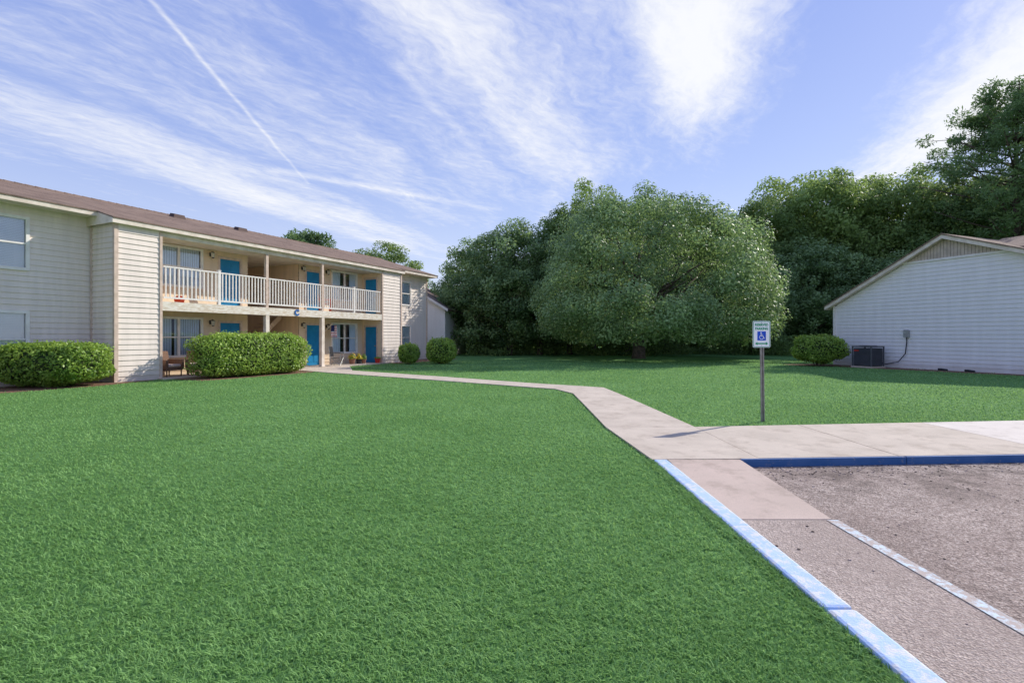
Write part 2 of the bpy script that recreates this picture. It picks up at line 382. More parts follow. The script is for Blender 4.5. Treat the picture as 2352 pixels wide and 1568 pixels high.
# ------------------------------------------------------------ siding builder
CO=.178; LIP=.024
def siding(mb,pt,s0,s1,z0,z1,holes=(),m=0,co=CO):
    es=sorted(set([s0,s1]+[h[0] for h in holes]+[h[1] for h in holes]))
    for a,b in zip(es[:-1],es[1:]):
        if b<=s0 or a>=s1: continue
        mid=(a+b)/2; hs=sorted([(h[2],h[3]) for h in holes if h[0]<mid<h[1]])
        z=z0; spans=[]
        for h in hs:
            if h[0]>z: spans.append((z,h[0]))
            z=max(z,h[1])
        if z<z1: spans.append((z,z1))
        for za,zb in spans:
            k=math.floor(za/co+1e-6)
            while k*co<zb-1e-6:
                lo_,hi_=max(za,k*co),min(zb,(k+1)*co)
                oa=LIP*(1-(lo_-k*co)/co); ob=LIP*(1-(hi_-k*co)/co)
                mb.face([pt(a,oa,lo_),pt(b,oa,lo_),pt(b,ob,hi_),pt(a,ob,hi_)],m)
                mb.face([pt(a,0,lo_),pt(b,0,lo_),pt(b,oa,lo_),pt(a,oa,lo_)],m)
                k+=1

# ------------------------------------------------------------ apartment building
TH=math.atan2(.902,.4317)
U=Vector((.4317,.902,0)); NI=Vector((-.902,.4317,0)); A0=Vector((-13.04,16.82,0))
def W(s,d,z=0): 
    p=A0+U*s+NI*d; return (p.x,p.y,z)
apt=empty('apartment_building',A0,TH,label='two-storey beige apartment building with balcony and blue doors',cat='building')
DB=1.4
front=lambda d:(lambda s,o,z:(s,d-o,z))
sidem=lambda s0:(lambda d,o,z:(s0-o,d,z))
sidep=lambda s0:(lambda d,o,z:(s0+o,d,z))
wins_back=[(2.0,3.81,3.5,5.0),(2.0,3.81,.75,2.22),(10.91,12.75,3.5,5.0),(10.91,12.75,.65,2.2)]
doors_back=[(4.53,5.6,2.76,4.86),(4.53,5.6,.04,2.16),(9.12,10.12,2.76,4.86),(9.12,10.12,.04,2.16)]
wl=[(-3.55,-1.72,3.6,5.15),(-3.55,-1.72,.6,2.25),(-8,-6.2,3.6,5.15),(-8,-6.2,.6,2.25)]
wr=[(15.3,17.75,3.55,5.0),(15.3,17.75,.7,2.2)]
breeze=(5.9,8.72)
mb=MB()
siding(mb,front(DB),-10.5,0,.0,5.54,wl,0)
siding(mb,sidem(0),0,DB,0,5.3,(),0)
siding(mb,front(0),0,1.446,0,5.26,(),0)
siding(mb,sidep(1.446),0,DB,0,5.26,(),0)
siding(mb,front(DB),1.446,13.26,0,5.12,wins_back+doors_back+[(breeze[0],breeze[1],0,5.12)],1)
siding(mb,sidem(13.26),0,DB,0,5.12,[(.3,1.25,2.76,4.82),(.3,1.25,.04,2.13)],1)
siding(mb,front(0),13.26,14.98,0,5.26,(),0)
siding(mb,sidep(14.98),0,DB,0,5.26,(),0)
siding(mb,front(DB),14.98,19.58,0,5.54,wr,0)
siding(mb,sidep(19.58),DB,9.8,0,5.5,(),0)
siding(mb,sidem(-10.5),DB,9.8,0,5.5,(),0)
siding(mb,lambda s,o,z:(s,9.8+o,z),-10.5,19.58,0,5.5,(),0)
siding(mb,sidem(8.72),DB,6,0,5.12,(),1)
siding(mb,sidep(5.9),DB,6,0,5.12,(),1)
siding(mb,front(6),5.9,8.72,0,5.12,(),1)
RZ=lambda d: 5.42+.3*(d+.15)
for s in (19.58,-10.5): mb.face([(s,DB,5.5),(s,9.8,5.5),(s,5.6,RZ(5.6)-.05)],0)
obj('wall',mb,[MSID,MSIDW],apt)
for t in ((-.045,.075,-.045,.06,0,5.25),(1.38,1.465,-.045,.05,0,5.25),(13.245,13.33,-.045,.05,0,5.25),(14.9,15.02,-.045,.05,0,5.25),(-.065,-.0,DB-.07,DB-.035,0,5.5),(19.5,19.62,DB-.045,DB+.05,0,5.54)):
    obj('corner_trim',MB().box(*t),MTRIM,apt)
mb=MB()
mb.box(-.16,15.12,-.18,-.15,5.22,5.41); mb.box(-11,-.15,.72,.75,5.5,5.675); mb.box(15.11,19.9,.72,.75,5.5,5.675)
for s in (-.16,15.09):
    mb.hexa([(s,-.15,5.22),(s+.03,-.15,5.22),(s+.03,1.39,5.22),(s,1.39,5.22),(s,-.15,5.40),(s+.03,-.15,5.40),(s+.03,1.39,RZ(1.39)-.03),(s,1.39,RZ(1.39)-.03)])
mb.hexa([(19.9,.72,5.5),(19.93,.72,5.5),(19.93,5.6,RZ(5.6)-.19),(19.9,5.6,RZ(5.6)-.19),(19.9,.72,5.67),(19.93,.72,5.67),(19.93,5.6,RZ(5.6)-.01),(19.9,5.6,RZ(5.6)-.01)])
obj('fascia',mb,MFASC,apt)
mb=MB()
mb.box(-.13,15.09,-.15,0.0,5.225,5.25); mb.box(1.45,13.25,.12,6,5.09,5.115); mb.box(-11,-.16,.75,1.4,5.505,5.53); mb.box(15.12,19.9,.75,1.4,5.505,5.53)
obj('soffit',mb,MCEIL,apt)
mb=MB()
mb.box(1.466,13.244,-.01,.115,5.05,5.222)
obj('beam',mb,MFASC,apt)
mb=MB()
mb.box(1.465,13.24,.02,1.37,2.52,2.73,0); mb.box(5.93,8.69,1.372,2.3,2.52,2.73,0)
obj('balcony_floor',mb,MCEIL,apt)
mb=MB(); mb.box(1.466,13.244,-.03,.018,2.43,2.755); 
obj('balcony_fascia',mb,MWEATH,apt)
mb=MB(); mb.box(1.3,13.4,-.35,1.37,0,.045); mb.box(5.93,8.69,1.372,5.97,0,.045)
obj('patio_slab',mb,MCONC,apt)
for s in (5.8,8.93):
    mb=MB(); mb.box(s-.065,s+.065,.0,.13,2.757,5.048); obj('post',mb,MTRIM,apt,bevel=.006)
    mb=MB(); mb.box(s-.09,s+.09,-.02,.15,.045,2.428); mb.box(s-.11,s+.11,-.04,.17,.046,.14); obj('post',mb,MFASC,apt,bevel=.006)
for s in (3.63,11.1):
    mb=MB(); mb.box(s-.055,s+.055,-.0,.11,2.757,4.08); mb.box(s-.065,s+.065,-.01,.12,4.08,4.11); obj('post',mb,MWHITE,apt,bevel=.006)
st=[1.47,3.63,5.8,8.93,11.1,13.24]
for a,b in zip(st[:-1],st[1:]):
    a+=.067;b-=.067
    mb=MB(); mb.box(a,b,.0,.06,3.98,4.03); mb.box(a,b,.01,.05,2.87,2.93)
    n=int((b-a)/.145)
    for i in range(n):
        s=a+(i+.5)*(b-a)/n; mb.box(s-.021,s+.021,.012,.048,2.93,3.98)
    obj('railing',mb,MWHITE,apt)
mb=MB()
for i in range(14):
    s=5.95+i*.19; z=.2+i*.175; mb.box(s,s+.27,2.5,3.5,z,z+.05)
mb.hexa([(5.95,2.44,0.05),(8.6,2.44,2.4),(8.6,2.49,2.4),(5.95,2.49,.05),(5.95,2.44,.35),(8.6,2.44,2.7),(8.6,2.49,2.7),(5.95,2.49,.35)])
obj('staircase',mb,MTRIM,apt)
mb=MB()
def slope(s0,s1,d0,d1,z0,z1):
    mb.hexa([(s0,d0,z0-.045),(s1,d0,z0-.045),(s1,d1,z1-.045),(s0,d1,z1-.045),(s0,d0,z0),(s1,d0,z0),(s1,d1,z1),(s0,d1,z1)])
slope(-11,-.165,.70,5.6,RZ(.70),RZ(5.6)); slope(-.163,15.123,-.2,5.6,RZ(-.2),RZ(5.6)); slope(15.125,19.95,.70,5.6,RZ(.70),RZ(5.6))
slope(-11,19.95,10.5,5.602,RZ(.7),RZ(5.6))
n=int(30.9/.3)
for i in range(n):
    s=-11+i*.3; mb.hexa([(s,5.42,RZ(5.42)+.0),(s+.29,5.42,RZ(5.42)),(s+.29,5.78,RZ(5.42)),(s,5.78,RZ(5.42)),(s,5.5,RZ(5.6)+.03),(s+.29,5.5,RZ(5.6)+.018),(s+.29,5.7,RZ(5.6)+.018),(s,5.7,RZ(5.6)+.03)])
roof=obj('roof',mb,MROOF,apt)
MVENT=pmat('vent_brown',(.1,.06,.05))
for s in (4.75,7.95):
    mb=MB(); z=RZ(5.0); mb.hexa([(s,4.8,z-.1),(s+.6,4.8,z-.1),(s+.6,5.2,z-.02),(s,5.2,z-.02),(s+.06,4.86,z+.13),(s+.54,4.86,z+.13),(s+.54,5.16,z+.19),(s+.06,5.16,z+.19)])
    obj('roof_vent',mb,MVENT,roof,bevel=.015)

def window(parent,s0,s1,z0,z1,P,blind='slat',mull=True,sub=True):
    def bx(mb,a,b,o0,o1,c,d,m=0):
        mb.hexa([P(a,o0,c),P(b,o0,c),P(b,o1,c),P(a,o1,c),P(a,o0,d),P(b,o0,d),P(b,o1,d),P(a,o1,d)],m)
    mb=MB(); w=.06
    bx(mb,s0-w,s0+.03,-.05,.045,z0-w,z1+w); bx(mb,s1-.03,s1+w,-.05,.045,z0-w,z1+w)
    bx(mb,s0+.03,s1-.03,-.05,.045,z1-.03,z1+w); bx(mb,s0+.03,s1-.03,-.05,.06,z0-w,z0+.03)
    zm=(z0+z1)/2; sm=(s0+s1)/2
    if mull: bx(mb,sm-.04,sm+.04,-.05,.035,z0+.03,z1-.03)
    parts=[(s0+.03,sm-.04),(sm+.04,s1-.03)] if mull else [(s0+.03,s1-.03)]
    for a,b in parts: bx(mb,a,b,-.03,.02,zm-.025,zm+.025)
    win=obj('window',mb,MWHITE,parent)
    mb=MB(); mb.face([P(s0+.03,-.02,z0+.03),P(s1-.03,-.02,z0+.03),P(s1-.03,-.02,z1-.03),P(s0+.03,-.02,z1-.03)])
    obj('pane',mb,MGLASS,win)
    mb=MB()
    if blind=='slat':
        z=z0+.04
        while z<z1-.04:
            mb.face([P(s0+.035,-.045,z),P(s1-.035,-.045,z),P(s1-.035,-.06,z+.049),P(s0+.035,-.06,z+.049)]); z+=.05
        obj('blind',mb,MBLIND,win)
    elif blind=='vert':
        s=s0+.04
        while s<s1-.1:
            if not (random.random()<.06): mb.face([P(s,-.045,z0+.02),P(s+.087,-.06,z0+.02),P(s+.087,-.06,z1-.02),P(s,-.045,z1-.02)])
            s+=.09
        obj('blind',mb,MBLIND,win)
    else:
        for a,b in ((s0+.03,s0+.65),(s1-.5,s1-.03)):
            k=8; mb=MB()
            for i in range(k):
                u=a+(b-a)*i/k; v=a+(b-a)*(i+1)/k
                mb.face([P(u,-.05-.03*(i%2),z0),P(v,-.05-.03*((i+1)%2),z0),P(v,-.05-.03*((i+1)%2),z1),P(u,-.05-.03*(i%2),z1)])
            obj('curtain',mb,MBLIND,win)
    mb=MB(); bx(mb,s0-.02,s1+.02,-.9,-.88,z0-.02,z1+.02); obj('dark_room_panel',mb,MDARK,win)  # added dark panel behind the glass stands for the unlit room
for i,h in enumerate(wl): window(apt,*h,front(DB),'slat',mull=False)
for h,b in zip(wins_back,('vert','vert','curtain','curtain')): window(apt,*h,front(DB),b)
for h in wr: window(apt,*h,front(DB),'slat')

def door(parent,s0,s1,z0,z1,P):
    def bx(mb,a,b,o0,o1,c,d,m=0):
        mb.hexa([P(a,o0,c),P(b,o0,c),P(b,o1,c),P(a,o1,c),P(a,o0,d),P(b,o0,d),P(b,o1,d),P(a,o1,d)],m)
    mb=MB(); bx(mb,s0+.07,s1-.07,-.05,-.02,z0+.01,z1-.07)
    w=(s1-s0-.14); h=z1-z0-.08
    for r0,r1 in ((.08,.42),(.47,.80),(.84,.95)):
        for c0,c1 in ((.12,.46),(.54,.88)):
            bx(mb,s0+.07+w*c0,s0+.07+w*c1,-.02,-.008,z0+h*r0,z0+h*r1)
            bx(mb,s0+.07+w*(c0+.05),s0+.07+w*(c1-.05),-.008,-.001,z0+h*(r0+.02),z0+h*(r1-.02))
    d=obj('door',mb,MDOOR,parent,bevel=.004)
    mb=MB(); bx(mb,s0-.02,s0+.068,-.06,.045,z0,z1+.03); bx(mb,s1-.068,s1+.02,-.06,.045,z0,z1+.03); bx(mb,s0+.068,s1-.068,-.06,.045,z1-.068,z1+.03)
    obj('frame',mb,MTRIM,d)
    mb=MB(); c=Vector(P(s0+.15,-.0,z0+.95)); o=Vector(P(s0+.15,.06,z0+.95)); mb.tube([c,c.lerp(o,.5),c.lerp(o,.55),o],[.012,.012,.03,.028],10)
    obj('handle',mb,MBRASS,d,smooth=True)
for h in doors_back: door(apt,*h,front(DB))
door(apt,.3,1.25,2.76,4.82,sidem(13.26)); door(apt,.3,1.25,.04,2.13,sidem(13.26))
def lamp(s,z):
    mb=MB(); y=DB-.03
    mb.box(s-.05,s+.05,y-.02,y,z-.08,z+.08,0); mb.tube([(s,y-.02,z+.03),(s,y-.1,z+.12),(s,y-.16,z+.08)],.012,6,0)
    mb.tube([(s,y-.16,z+.1),(s,y-.16,z+.06),(s,y-.16,z-.14),(s,y-.16,z-.17)],[.02,.085,.055,.03],6,0)
    mb.tube([(s,y-.16,z+.05),(s,y-.16,z-.13)],[.088,.058],6,1)
    obj('wall_lamp',mb,[MBLACK,MLAMP],apt)
for s,z in ((4.18,4.9),(8.9,4.9),(10.5,4.9),(4.18,2.1),(8.9,2.1),(10.5,2.05)): lamp(s,z)
def textmesh(name,body,size,ext,mat,parent,M4,label=None,bold=0):
    cu=bpy.data.curves.new(name,'FONT'); cu.body=body; cu.size=size; cu.extrude=ext; cu.align_x='CENTER'; cu.align_y='CENTER'; cu.offset=bold
    to=bpy.data.objects.new(name,cu); COL.objects.link(to); dg=bpy.context.evaluated_depsgraph_get()
    me=bpy.data.meshes.new_from_object(to.evaluated_get(dg)); bpy.data.objects.remove(to)
    me.materials.clear(); me.materials.append(mat)
    o=bpy.data.objects.new(name,me); o.matrix_local=M4; COL.objects.link(o)
    if parent: o.parent=parent; o.matrix_local=M4
    if label: o['label']=label
    return o
textmesh('building_letter','C',.36,.012,MLETTER,apt,Matrix.Translation((7.33,-.048,2.595))@Matrix.Rotation(math.pi/2,4,'X'),bold=.014)

# ------------------------------------------------------------ house
TR=math.atan2(-.931,.366)
hs=empty('house',(17.45,27.7,0),TR,label='single-storey house with white lap siding and brown gable roof',cat='house')
mb=MB(); PK=5.23; ZP=5.86; ZE=3.12; sl=(ZP-ZE)/PK; WR=12.2; sr=(ZP-ZE)/(WR-PK)
k=0
while k*CO<5.0:
    a,b=k*CO,min(5.0,(k+1)*CO)
    def ext(z): 
        return (0,WR) if z<=ZE else ((z-ZE)/sl,WR-(z-ZE)/sr)
    (a0,a1),(b0,b1)=ext(a),ext(b)
    mb.face([(a0,-LIP,a),(a1,-LIP,a),(b1,0,b),(b0,0,b)],0); mb.face([(a0,0,a),(a1,0,a),(a1,-LIP,a),(a0,-LIP,a)],0); k+=1
mb.face([(0,0,0),(0,13,0),(0,13,ZE),(0,0,ZE)],0); mb.face([(WR,0,0),(WR,13,0),(WR,13,ZE),(WR,0,ZE)],0); mb.face([(0,13,0),(WR,13,0),(WR,13,ZE),(PK,13,ZP),(0,13,ZE)],0)
obj('wall',mb,MSIDG,hs)
mb=MB(); s=(5.0-ZE)/sl; e=WR-(5.0-ZE)/sr
x=s
while x<e-.01:
    x2=min(e,x+.13)
    zt=lambda q: ZP-(PK-q)*sl if q<PK else ZP-(q-PK)*sr
    mb.face([(x+.012,-.045,5.0),(x2,-.045,5.0),(x2,-.045,max(5.0,zt(x2))),(x+.012,-.045,max(5.0,zt(x+.012)))],0)
    mb.face([(x,-.02,5.0),(x+.012,-.02,5.0),(x+.012,-.02,max(5.0,zt(x))),(x,-.02,max(5.0,zt(x)))],0)
    x=x2
obj('gable_panel',mb,MTAN,hs)
obj('gable_trim',MB().box(s-.1,e+.1,-.07,-.0,4.94,5.03),MWHITE,hs)
obj('corner_trim',MB().box(-.05,.08,-.05,.05,0,ZE+.02),MWHITE,hs)
mb=MB(); O=.3
def rk(s0,z0,s1,z1,d0,d1,th,up,mat=0):
    mb.hexa([(s0,d0,z0+up),(s1,d0,z1+up),(s1,d1,z1+up),(s0,d1,z0+up),(s0,d0,z0+up+th),(s1,d0,z1+up+th),(s1,d1,z1+up+th),(s0,d1,z0+up+th)],mat)
rk(-O,ZE-O*sl,PK,ZP,-.34,-.30,.17,.0); rk(WR+O,ZE-O*sr,PK,ZP,-.34,-.30,.17,.0)
rk(-O,ZE-O*sl,PK,ZP,-.30,-.0,.03,.02); rk(WR+O,ZE-O*sr,PK,ZP,-.30,-.0,.03,.02)
mb.box(-O-.03,-O,-.34,13.3,ZE-O*sl,ZE-O*sl+.17)
obj('fascia',mb,MFASC,hs)
mb=MB(); rk(-O-.05,ZE-(O+.05)*sl,PK,ZP,-.38,13.4,.05,.172); rk(WR+O,ZE-O*sr,PK,ZP,-.38,13.4,.05,.172)
mb.hexa([(5.4,.6,5.15),(16,.6,5.15),(16,4,6.08),(5.4,4,6.08),(5.4,.6,5.2),(16,.6,5.2),(16,4,6.13),(5.4,4,6.13)])
mb.hexa([(5.4,7.4,5.15),(16,7.4,5.15),(16,4,6.08),(5.4,4,6.08),(5.4,7.4,5.2),(16,7.4,5.2),(16,4.002,6.13),(5.4,4.002,6.13)])
obj('roof',mb,MROOF,hs)
mb=MB(); mb.box(3.55,3.75,-.14,-.035,1.48,1.82); mb.box(3.54,3.76,-.15,-.14,1.47,1.83)
eb=obj('electrical_box',mb,MGREY,hs,bevel=.008)
mb=MB(); mb.tube([(3.65,-.08,1.48),(3.65,-.08,1.2),(3.6,-.1,.7),(3.35,-.2,.3),(2.9,-.4,.18),(2.6,-.6,.3)],.022,7)
obj('conduit',mb,MBLACK,eb,smooth=True)
def HW(s,d,z=0):
    return (17.45+.366*s+.931*d,27.7-.931*s+.366*d,z)
ac=empty('air_conditioner',HW(2.42,-.95),TR,label='dark louvred air conditioning condenser beside the white house wall',cat='air conditioner')
mb=MB(); h=.45
mb.box(-h-.06,h+.06,-h-.06,h+.06,0,.07); obj('concrete_pad',mb,MCONC,ac)
mb=MB(); mb.box(-h+.04,h-.04,-h+.04,h-.04,.08,.95,0)
for sx in (-1,1):
    for sy in (-1,1): mb.box(sx*h-.025,sx*h+.025,sy*h-.025,sy*h+.025,.07,1.0,1)
for i in range(15):
    z=.12+i*.055
    for sg in (-1,1):
        mb.hexa([(-h+.03,sg*h,z),(h-.03,sg*h,z),(h-.03,sg*(h-.035),z+.03),(-h+.03,sg*(h-.035),z+.03),(-h+.03,sg*h,z+.008),(h-.03,sg*h,z+.008),(h-.03,sg*(h-.035),z+.038),(-h+.03,sg*(h-.035),z+.038)],1)
        mb.hexa([(sg*h,-h+.03,z),(sg*h,h-.03,z),(sg*(h-.035),h-.03,z+.03),(sg*(h-.035),-h+.03,z+.03),(sg*h,-h+.03,z+.008),(sg*h,h-.03,z+.008),(sg*(h-.035),h-.03,z+.038),(sg*(h-.035),-h+.03,z+.038)],1)
mb.box(-h-.03,h+.03,-h-.03,h+.03,.99,1.05,1)
obj('body',mb,[MBLACK,pmat('louvre_grey',(.10,.105,.115),None,5,.4)],ac,bevel=.004)
mb=MB()
for i in range(5):
    r=.08+i*.075; mb.tube([(r*math.cos(t*math.pi/12),r*math.sin(t*math.pi/12),1.07) for t in range(25)],.006,5)
mb.box(-.4,.4,-.008,.008,1.062,1.078); mb.box(-.008,.008,-.4,.4,1.0585,1.0615)
obj('fan_grille',mb,MBLACK,ac)
mb=MB(); mb.box(-.38,-.14,-h-.012,-h-.002,.80,.86); obj('badge',mb,[MREDG],ac)
for s in (5.3,6.3):
    mb=MB(); mb.tube([(-.22,0,.05),(-.1,.02,.055),(0,.0,.045),(.14,-.03,.04)],[.055,.05,.05,.045],10)
    obj('drain_pipe',mb,MBLACK,None,HW(s,-.3),TR,label='short black corrugated drain pipe lying beside the house wall',cat='drain pipe',group='drain pipes by the house wall',smooth=True)

h2=empty('house',(-5.23,40,0),math.pi-.12,label='small pale house end wall behind the apartment building',cat='house')
mb=MB(); k=0
while k*CO<6.0:
    a,b=k*CO,(k+1)*CO; f=lambda z:(0,8.4) if z<3.7 else ((z-3.7)/.6,8.4-(z-3.7)/.6)
    (a0,a1),(b0,b1)=f(a),f(b); mb.face([(a0,LIP,a),(a1,LIP,a),(b1,0,b),(b0,0,b)]); mb.face([(a0,LIP,a),(a1,LIP,a),(a1,0,a),(a0,0,a)]); k+=1
mb.face([(0,0,0),(0,-8,0),(0,-8,3.7),(0,0,3.7)]); mb.face([(8.4,0,0),(8.4,-8,0),(8.4,-8,3.7),(8.4,0,3.7)])
obj('wall',mb,MSIDG,h2)
mb=MB(); mb.hexa([(-.3,.3,3.52),(4.2,.3,6.22),(4.2,-8.2,6.22),(-.3,-8.2,3.52),(-.3,.3,3.66),(4.2,.3,6.36),(4.2,-8.2,6.36),(-.3,-8.2,3.66)],0)
mb.hexa([(8.8,.3,3.46),(4.2,.3,6.22),(4.2,-8.2,6.22),(8.8,-8.2,3.46),(8.8,.3,3.6),(4.2,.3,6.36),(4.2,-8.2,6.36),(8.8,-8.2,3.6)],0)
obj('roof',mb,MROOF,h2)
mb=MB(); mb.hexa([(-.3,.3,3.46),(4.2,.3,6.16),(4.2,.34,6.16),(-.3,.34,3.46),(-.3,.3,3.66),(4.2,.3,6.36),(4.2,.34,6.36),(-.3,.34,3.66)]); obj('fascia',mb,MWHITE,h2)

# ------------------------------------------------------------ sign
sg=empty('parking_sign',(4.44,9.05,0),0,label='white and green reserved parking sign with wheelchair symbol on metal post',cat='sign')
mb=MB()
mb.hexa([(-.03,.0,-.1),(-.012,.0,-.1),(-.012,.03,-.1),(-.03,.03,-.1),(-.05,.0,1.79),(-.032,.0,1.79),(-.032,.03,1.79),(-.05,.03,1.79)])
mb.hexa([(.012,.0,-.1),(.03,.0,-.1),(.03,.03,-.1),(.012,.03,-.1),(-.008,.0,1.79),(.01,.0,1.79),(.01,.03,1.79),(-.008,.03,1.79)])
mb.hexa([(-.012,.02,-.1),(.012,.02,-.1),(.012,.03,-.1),(-.012,.03,-.1),(-.032,.02,1.79),(-.008,.02,1.79),(-.008,.03,1.79),(-.032,.03,1.79)])
obj('post',mb,MPOLE,sg)
def rrect(w,h,r,n=5):
    p=[]
    for cx,cy,a0 in ((w-r,h-r,0),(-w+r,h-r,90),(-w+r,-h+r,180),(w-r,-h+r,270)):
        for i in range(n+1):
            a=math.radians(a0+90*i/n); p.append((cx+r*math.cos(a),cy+r*math.sin(a)))
    return p
CX,CZ=-.03,1.545
def plate(mb,poly,y0,y1,m=0,cx=CX,cz=CZ):
    k=len(poly); n=len(mb.v)
    mb.v+=[(cx+p[0],y0,cz+p[1]) for p in poly]+[(cx+p[0],y1,cz+p[1]) for p in poly]
    mb.f.append(tuple(n+i for i in range(k))); mb.m.append(m); mb.f.append(tuple(n+k+k-1-i for i in range(k))); mb.m.append(m)
    for i in range(k): j=(i+1)%k; mb.f.append((n+i,n+k+i,n+k+j,n+j)); mb.m.append(m)
mb=MB(); plate(mb,rrect(.155,.234,.025),-.004,.0)
pl=obj('sign_panel',mb,MSIGN,sg)
mb=MB(); o=rrect(.148,.227,.022); i_=rrect(.139,.218,.016)
for a in range(len(o)):
    b=(a+1)%len(o); mb.face([(CX+o[a][0],-.0055,CZ+o[a][1]),(CX+o[b][0],-.0055,CZ+o[b][1]),(CX+i_[b][0],-.0055,CZ+i_[b][1]),(CX+i_[a][0],-.0055,CZ+i_[a][1])])
obj('border',mb,MGREEN,pl)
RX=Matrix.Rotation(math.pi/2,4,'X')
textmesh('lettering','RESERVED',.062,.0008,MGREEN,pl,Matrix.Translation((CX,-.006,CZ+.165))@RX@Matrix.Scale(.84,4,(1,0,0)),bold=.002)
textmesh('lettering','PARKING',.062,.0008,MGREEN,pl,Matrix.Translation((CX,-.006,CZ+.096))@RX@Matrix.Scale(.88,4,(1,0,0)),bold=.002)
mb=MB(); plate(mb,rrect(.075,.08,.006),-.0065,-.0042,0,CX,CZ-.03); sq=obj('symbol_panel',mb,MBLUE,pl)
mb=MB(); ox,oz=CX,CZ-.03
plate(mb,[(.011*math.cos(t*math.pi/8),.011*math.sin(t*math.pi/8)) for t in range(16)],-.0085,-.0066,0,ox-.012,oz+.058)
def bar(p,q,w):
    dx,dz=q[0]-p[0],q[1]-p[1]; l=math.hypot(dx,dz); nx,nz=-dz/l*w,dx/l*w
    plate(mb,[(p[0]+nx,p[1]+nz),(p[0]-nx,p[1]-nz),(q[0]-nx,q[1]-nz),(q[0]+nx,q[1]+nz)],-.0085,-.0066,0,ox,oz)
bar((-.012,.044),(-.008,-.005),.006); bar((-.01,.022),(.022,.022),.004); bar((-.01,-.004),(.028,-.004),.0055); bar((.026,-.004),(.042,-.045),.0055); bar((.038,-.045),(.056,-.038),.004)
for t in range(14):
    a=math.radians(110+t*17); b=math.radians(110+(t+1)*17); r=.036
    bar((-.002+r*math.cos(a),-.022+r*math.sin(a)),(-.002+r*math.cos(b),-.022+r*math.sin(b)),.004)
obj('wheelchair_symbol',mb,MSIGN,sq)
mb=MB(); 
plate(mb,[(-.115,0),(-.075,.028),(-.075,.011),(.075,.011),(.075,.028),(.115,0),(.075,-.028),(.075,-.011),(-.075,-.011),(-.075,-.028)],-.0062,-.0042,0,CX,CZ-.165)
obj('arrow',mb,MGREEN,pl)
for z in (-.20,.205):
    mb=MB(); mb.tube([(CX,-.010,CZ+z),(CX,-.003,CZ+z)],.006,8)
    obj('bolt',mb,MGREY,pl)

# ------------------------------------------------------------ small things
def wicker(loc,rz):
    e=empty('wicker_armchair',loc,rz,label='brown wicker armchair with pale cushion on ground-floor patio',cat='chair',group='patio armchairs')
    mb=MB(); mb.box(-.33,.33,-.33,.33,.22,.34)
    for x in (-1,1):
        mb.box(x*.33-.05,x*.33+.05,-.34,.34,.25,.62)
        for y in (-1,1): mb.tube([(x*.3,y*.28,0),(x*.3,y*.28,.3)],.025,7)
    mb.hexa([(-.34,.26,.3),(.34,.26,.3),(.34,.36,.3),(-.34,.36,.3),(-.32,.36,.92),(.32,.36,.92),(.32,.44,.92),(-.32,.44,.92)])
    obj('frame',mb,MWICK,e,bevel=.03)
    mb=MB(); mb.box(-.27,.27,-.32,.27,.345,.45); obj('cushion',mb,MCUSH,e,bevel=.04)
wicker(W(2.0,.55,.045),TH+.2); wicker(W(3.05,.5,.045),TH-.5)
def campchair(loc,rz):
    e=empty('folding_chair',loc,rz,label='black folding camp chair on the ground-floor patio',cat='chair')
    mb=MB()
    for x in (-1,1):
        mb.tube([(x*.3,-.25,0),(-x*.05+x*.25,.25,.42)],.013,6); mb.tube([(x*.3,.25,0),(x*.3,-.25,.42)],.013,6)
        mb.tube([(x*.3,.2,.0),(x*.3,.32,.95)],.013,6); mb.tube([(x*.3,-.26,.3),(x*.3,-.26,.62),(x*.3,.25,.64)],.014,6)
    mb.tube([(-.3,-.25,0),(.3,-.25,.4)],.012,6); mb.tube([(.3,-.25,0),(-.3,-.25,.4)],.012,6)
    obj('frame',mb,MGREY,e)
    mb=MB(); mb.hexa([(-.29,-.26,.4),(.29,-.26,.4),(.29,.24,.36),(-.29,.24,.36),(-.29,-.26,.415),(.29,-.26,.415),(.29,.24,.375),(-.29,.24,.375)])
    mb.hexa([(-.29,.235,.45),(.29,.235,.45),(.29,.25,.45),(-.29,.25,.45),(-.3,.31,.95),(.3,.31,.95),(.3,.325,.95),(-.3,.325,.95)])
    for x in (-1,1): mb.box(x*.3-.04,x*.3+.04,-.27,.25,.635,.65)
    obj('fabric',mb,MBLACK,e)
campchair(W(10.2,.35,.045),TH+.5)
def redchair(loc,rz,label='red-orange plastic patio chair behind the balcony railing'):
    e=empty('patio_chair',loc,rz,label=label,cat='chair')
    mb=MB()
    for x in (-1,1):
        for y in (-1,1): mb.tube([(x*.27,y*.25,0),(x*.23,y*.22,.42)],[.03,.025],6)
        mb.box(x*.27-.03,x*.27+.03,-.25,.25,.6,.64); mb.box(x*.27-.02,x*.27+.02,-.24,-.2,.4,.6)
    obj('leg_frame',mb,MRED,e)
    mb=MB(); mb.box(-.25,.25,-.25,.25,.4,.44); obj('seat',mb,MRED,e,bevel=.015)
    mb=MB()
    for i in range(5): x=-.2+i*.1; mb.hexa([(x-.042,.22,.42),(x+.042,.22,.42),(x+.042,.25,.42),(x-.042,.25,.42),(x-.042,.33,.92-.03*abs(i-2)),(x+.042,.33,.92-.03*abs(i-2)),(x+.042,.36,.92-.03*abs(i-2)),(x-.042,.36,.92-.03*abs(i-2))])
    obj('backrest',mb,MRED,e)
redchair(W(9.55,.5,2.735),TH+.9)
mb=MB(); mb.tube([(0,0,0),(0,0,.05),(0,0,.16),(0,0,.27),(0,0,.3)],[.09,.15,.18,.13,.05],14); 
e=empty('pumpkin',W(2.35,.45,2.735),0,label='small orange pumpkin on the balcony floor',cat='pumpkin'); obj('body',mb,MRED,e,smooth=True)
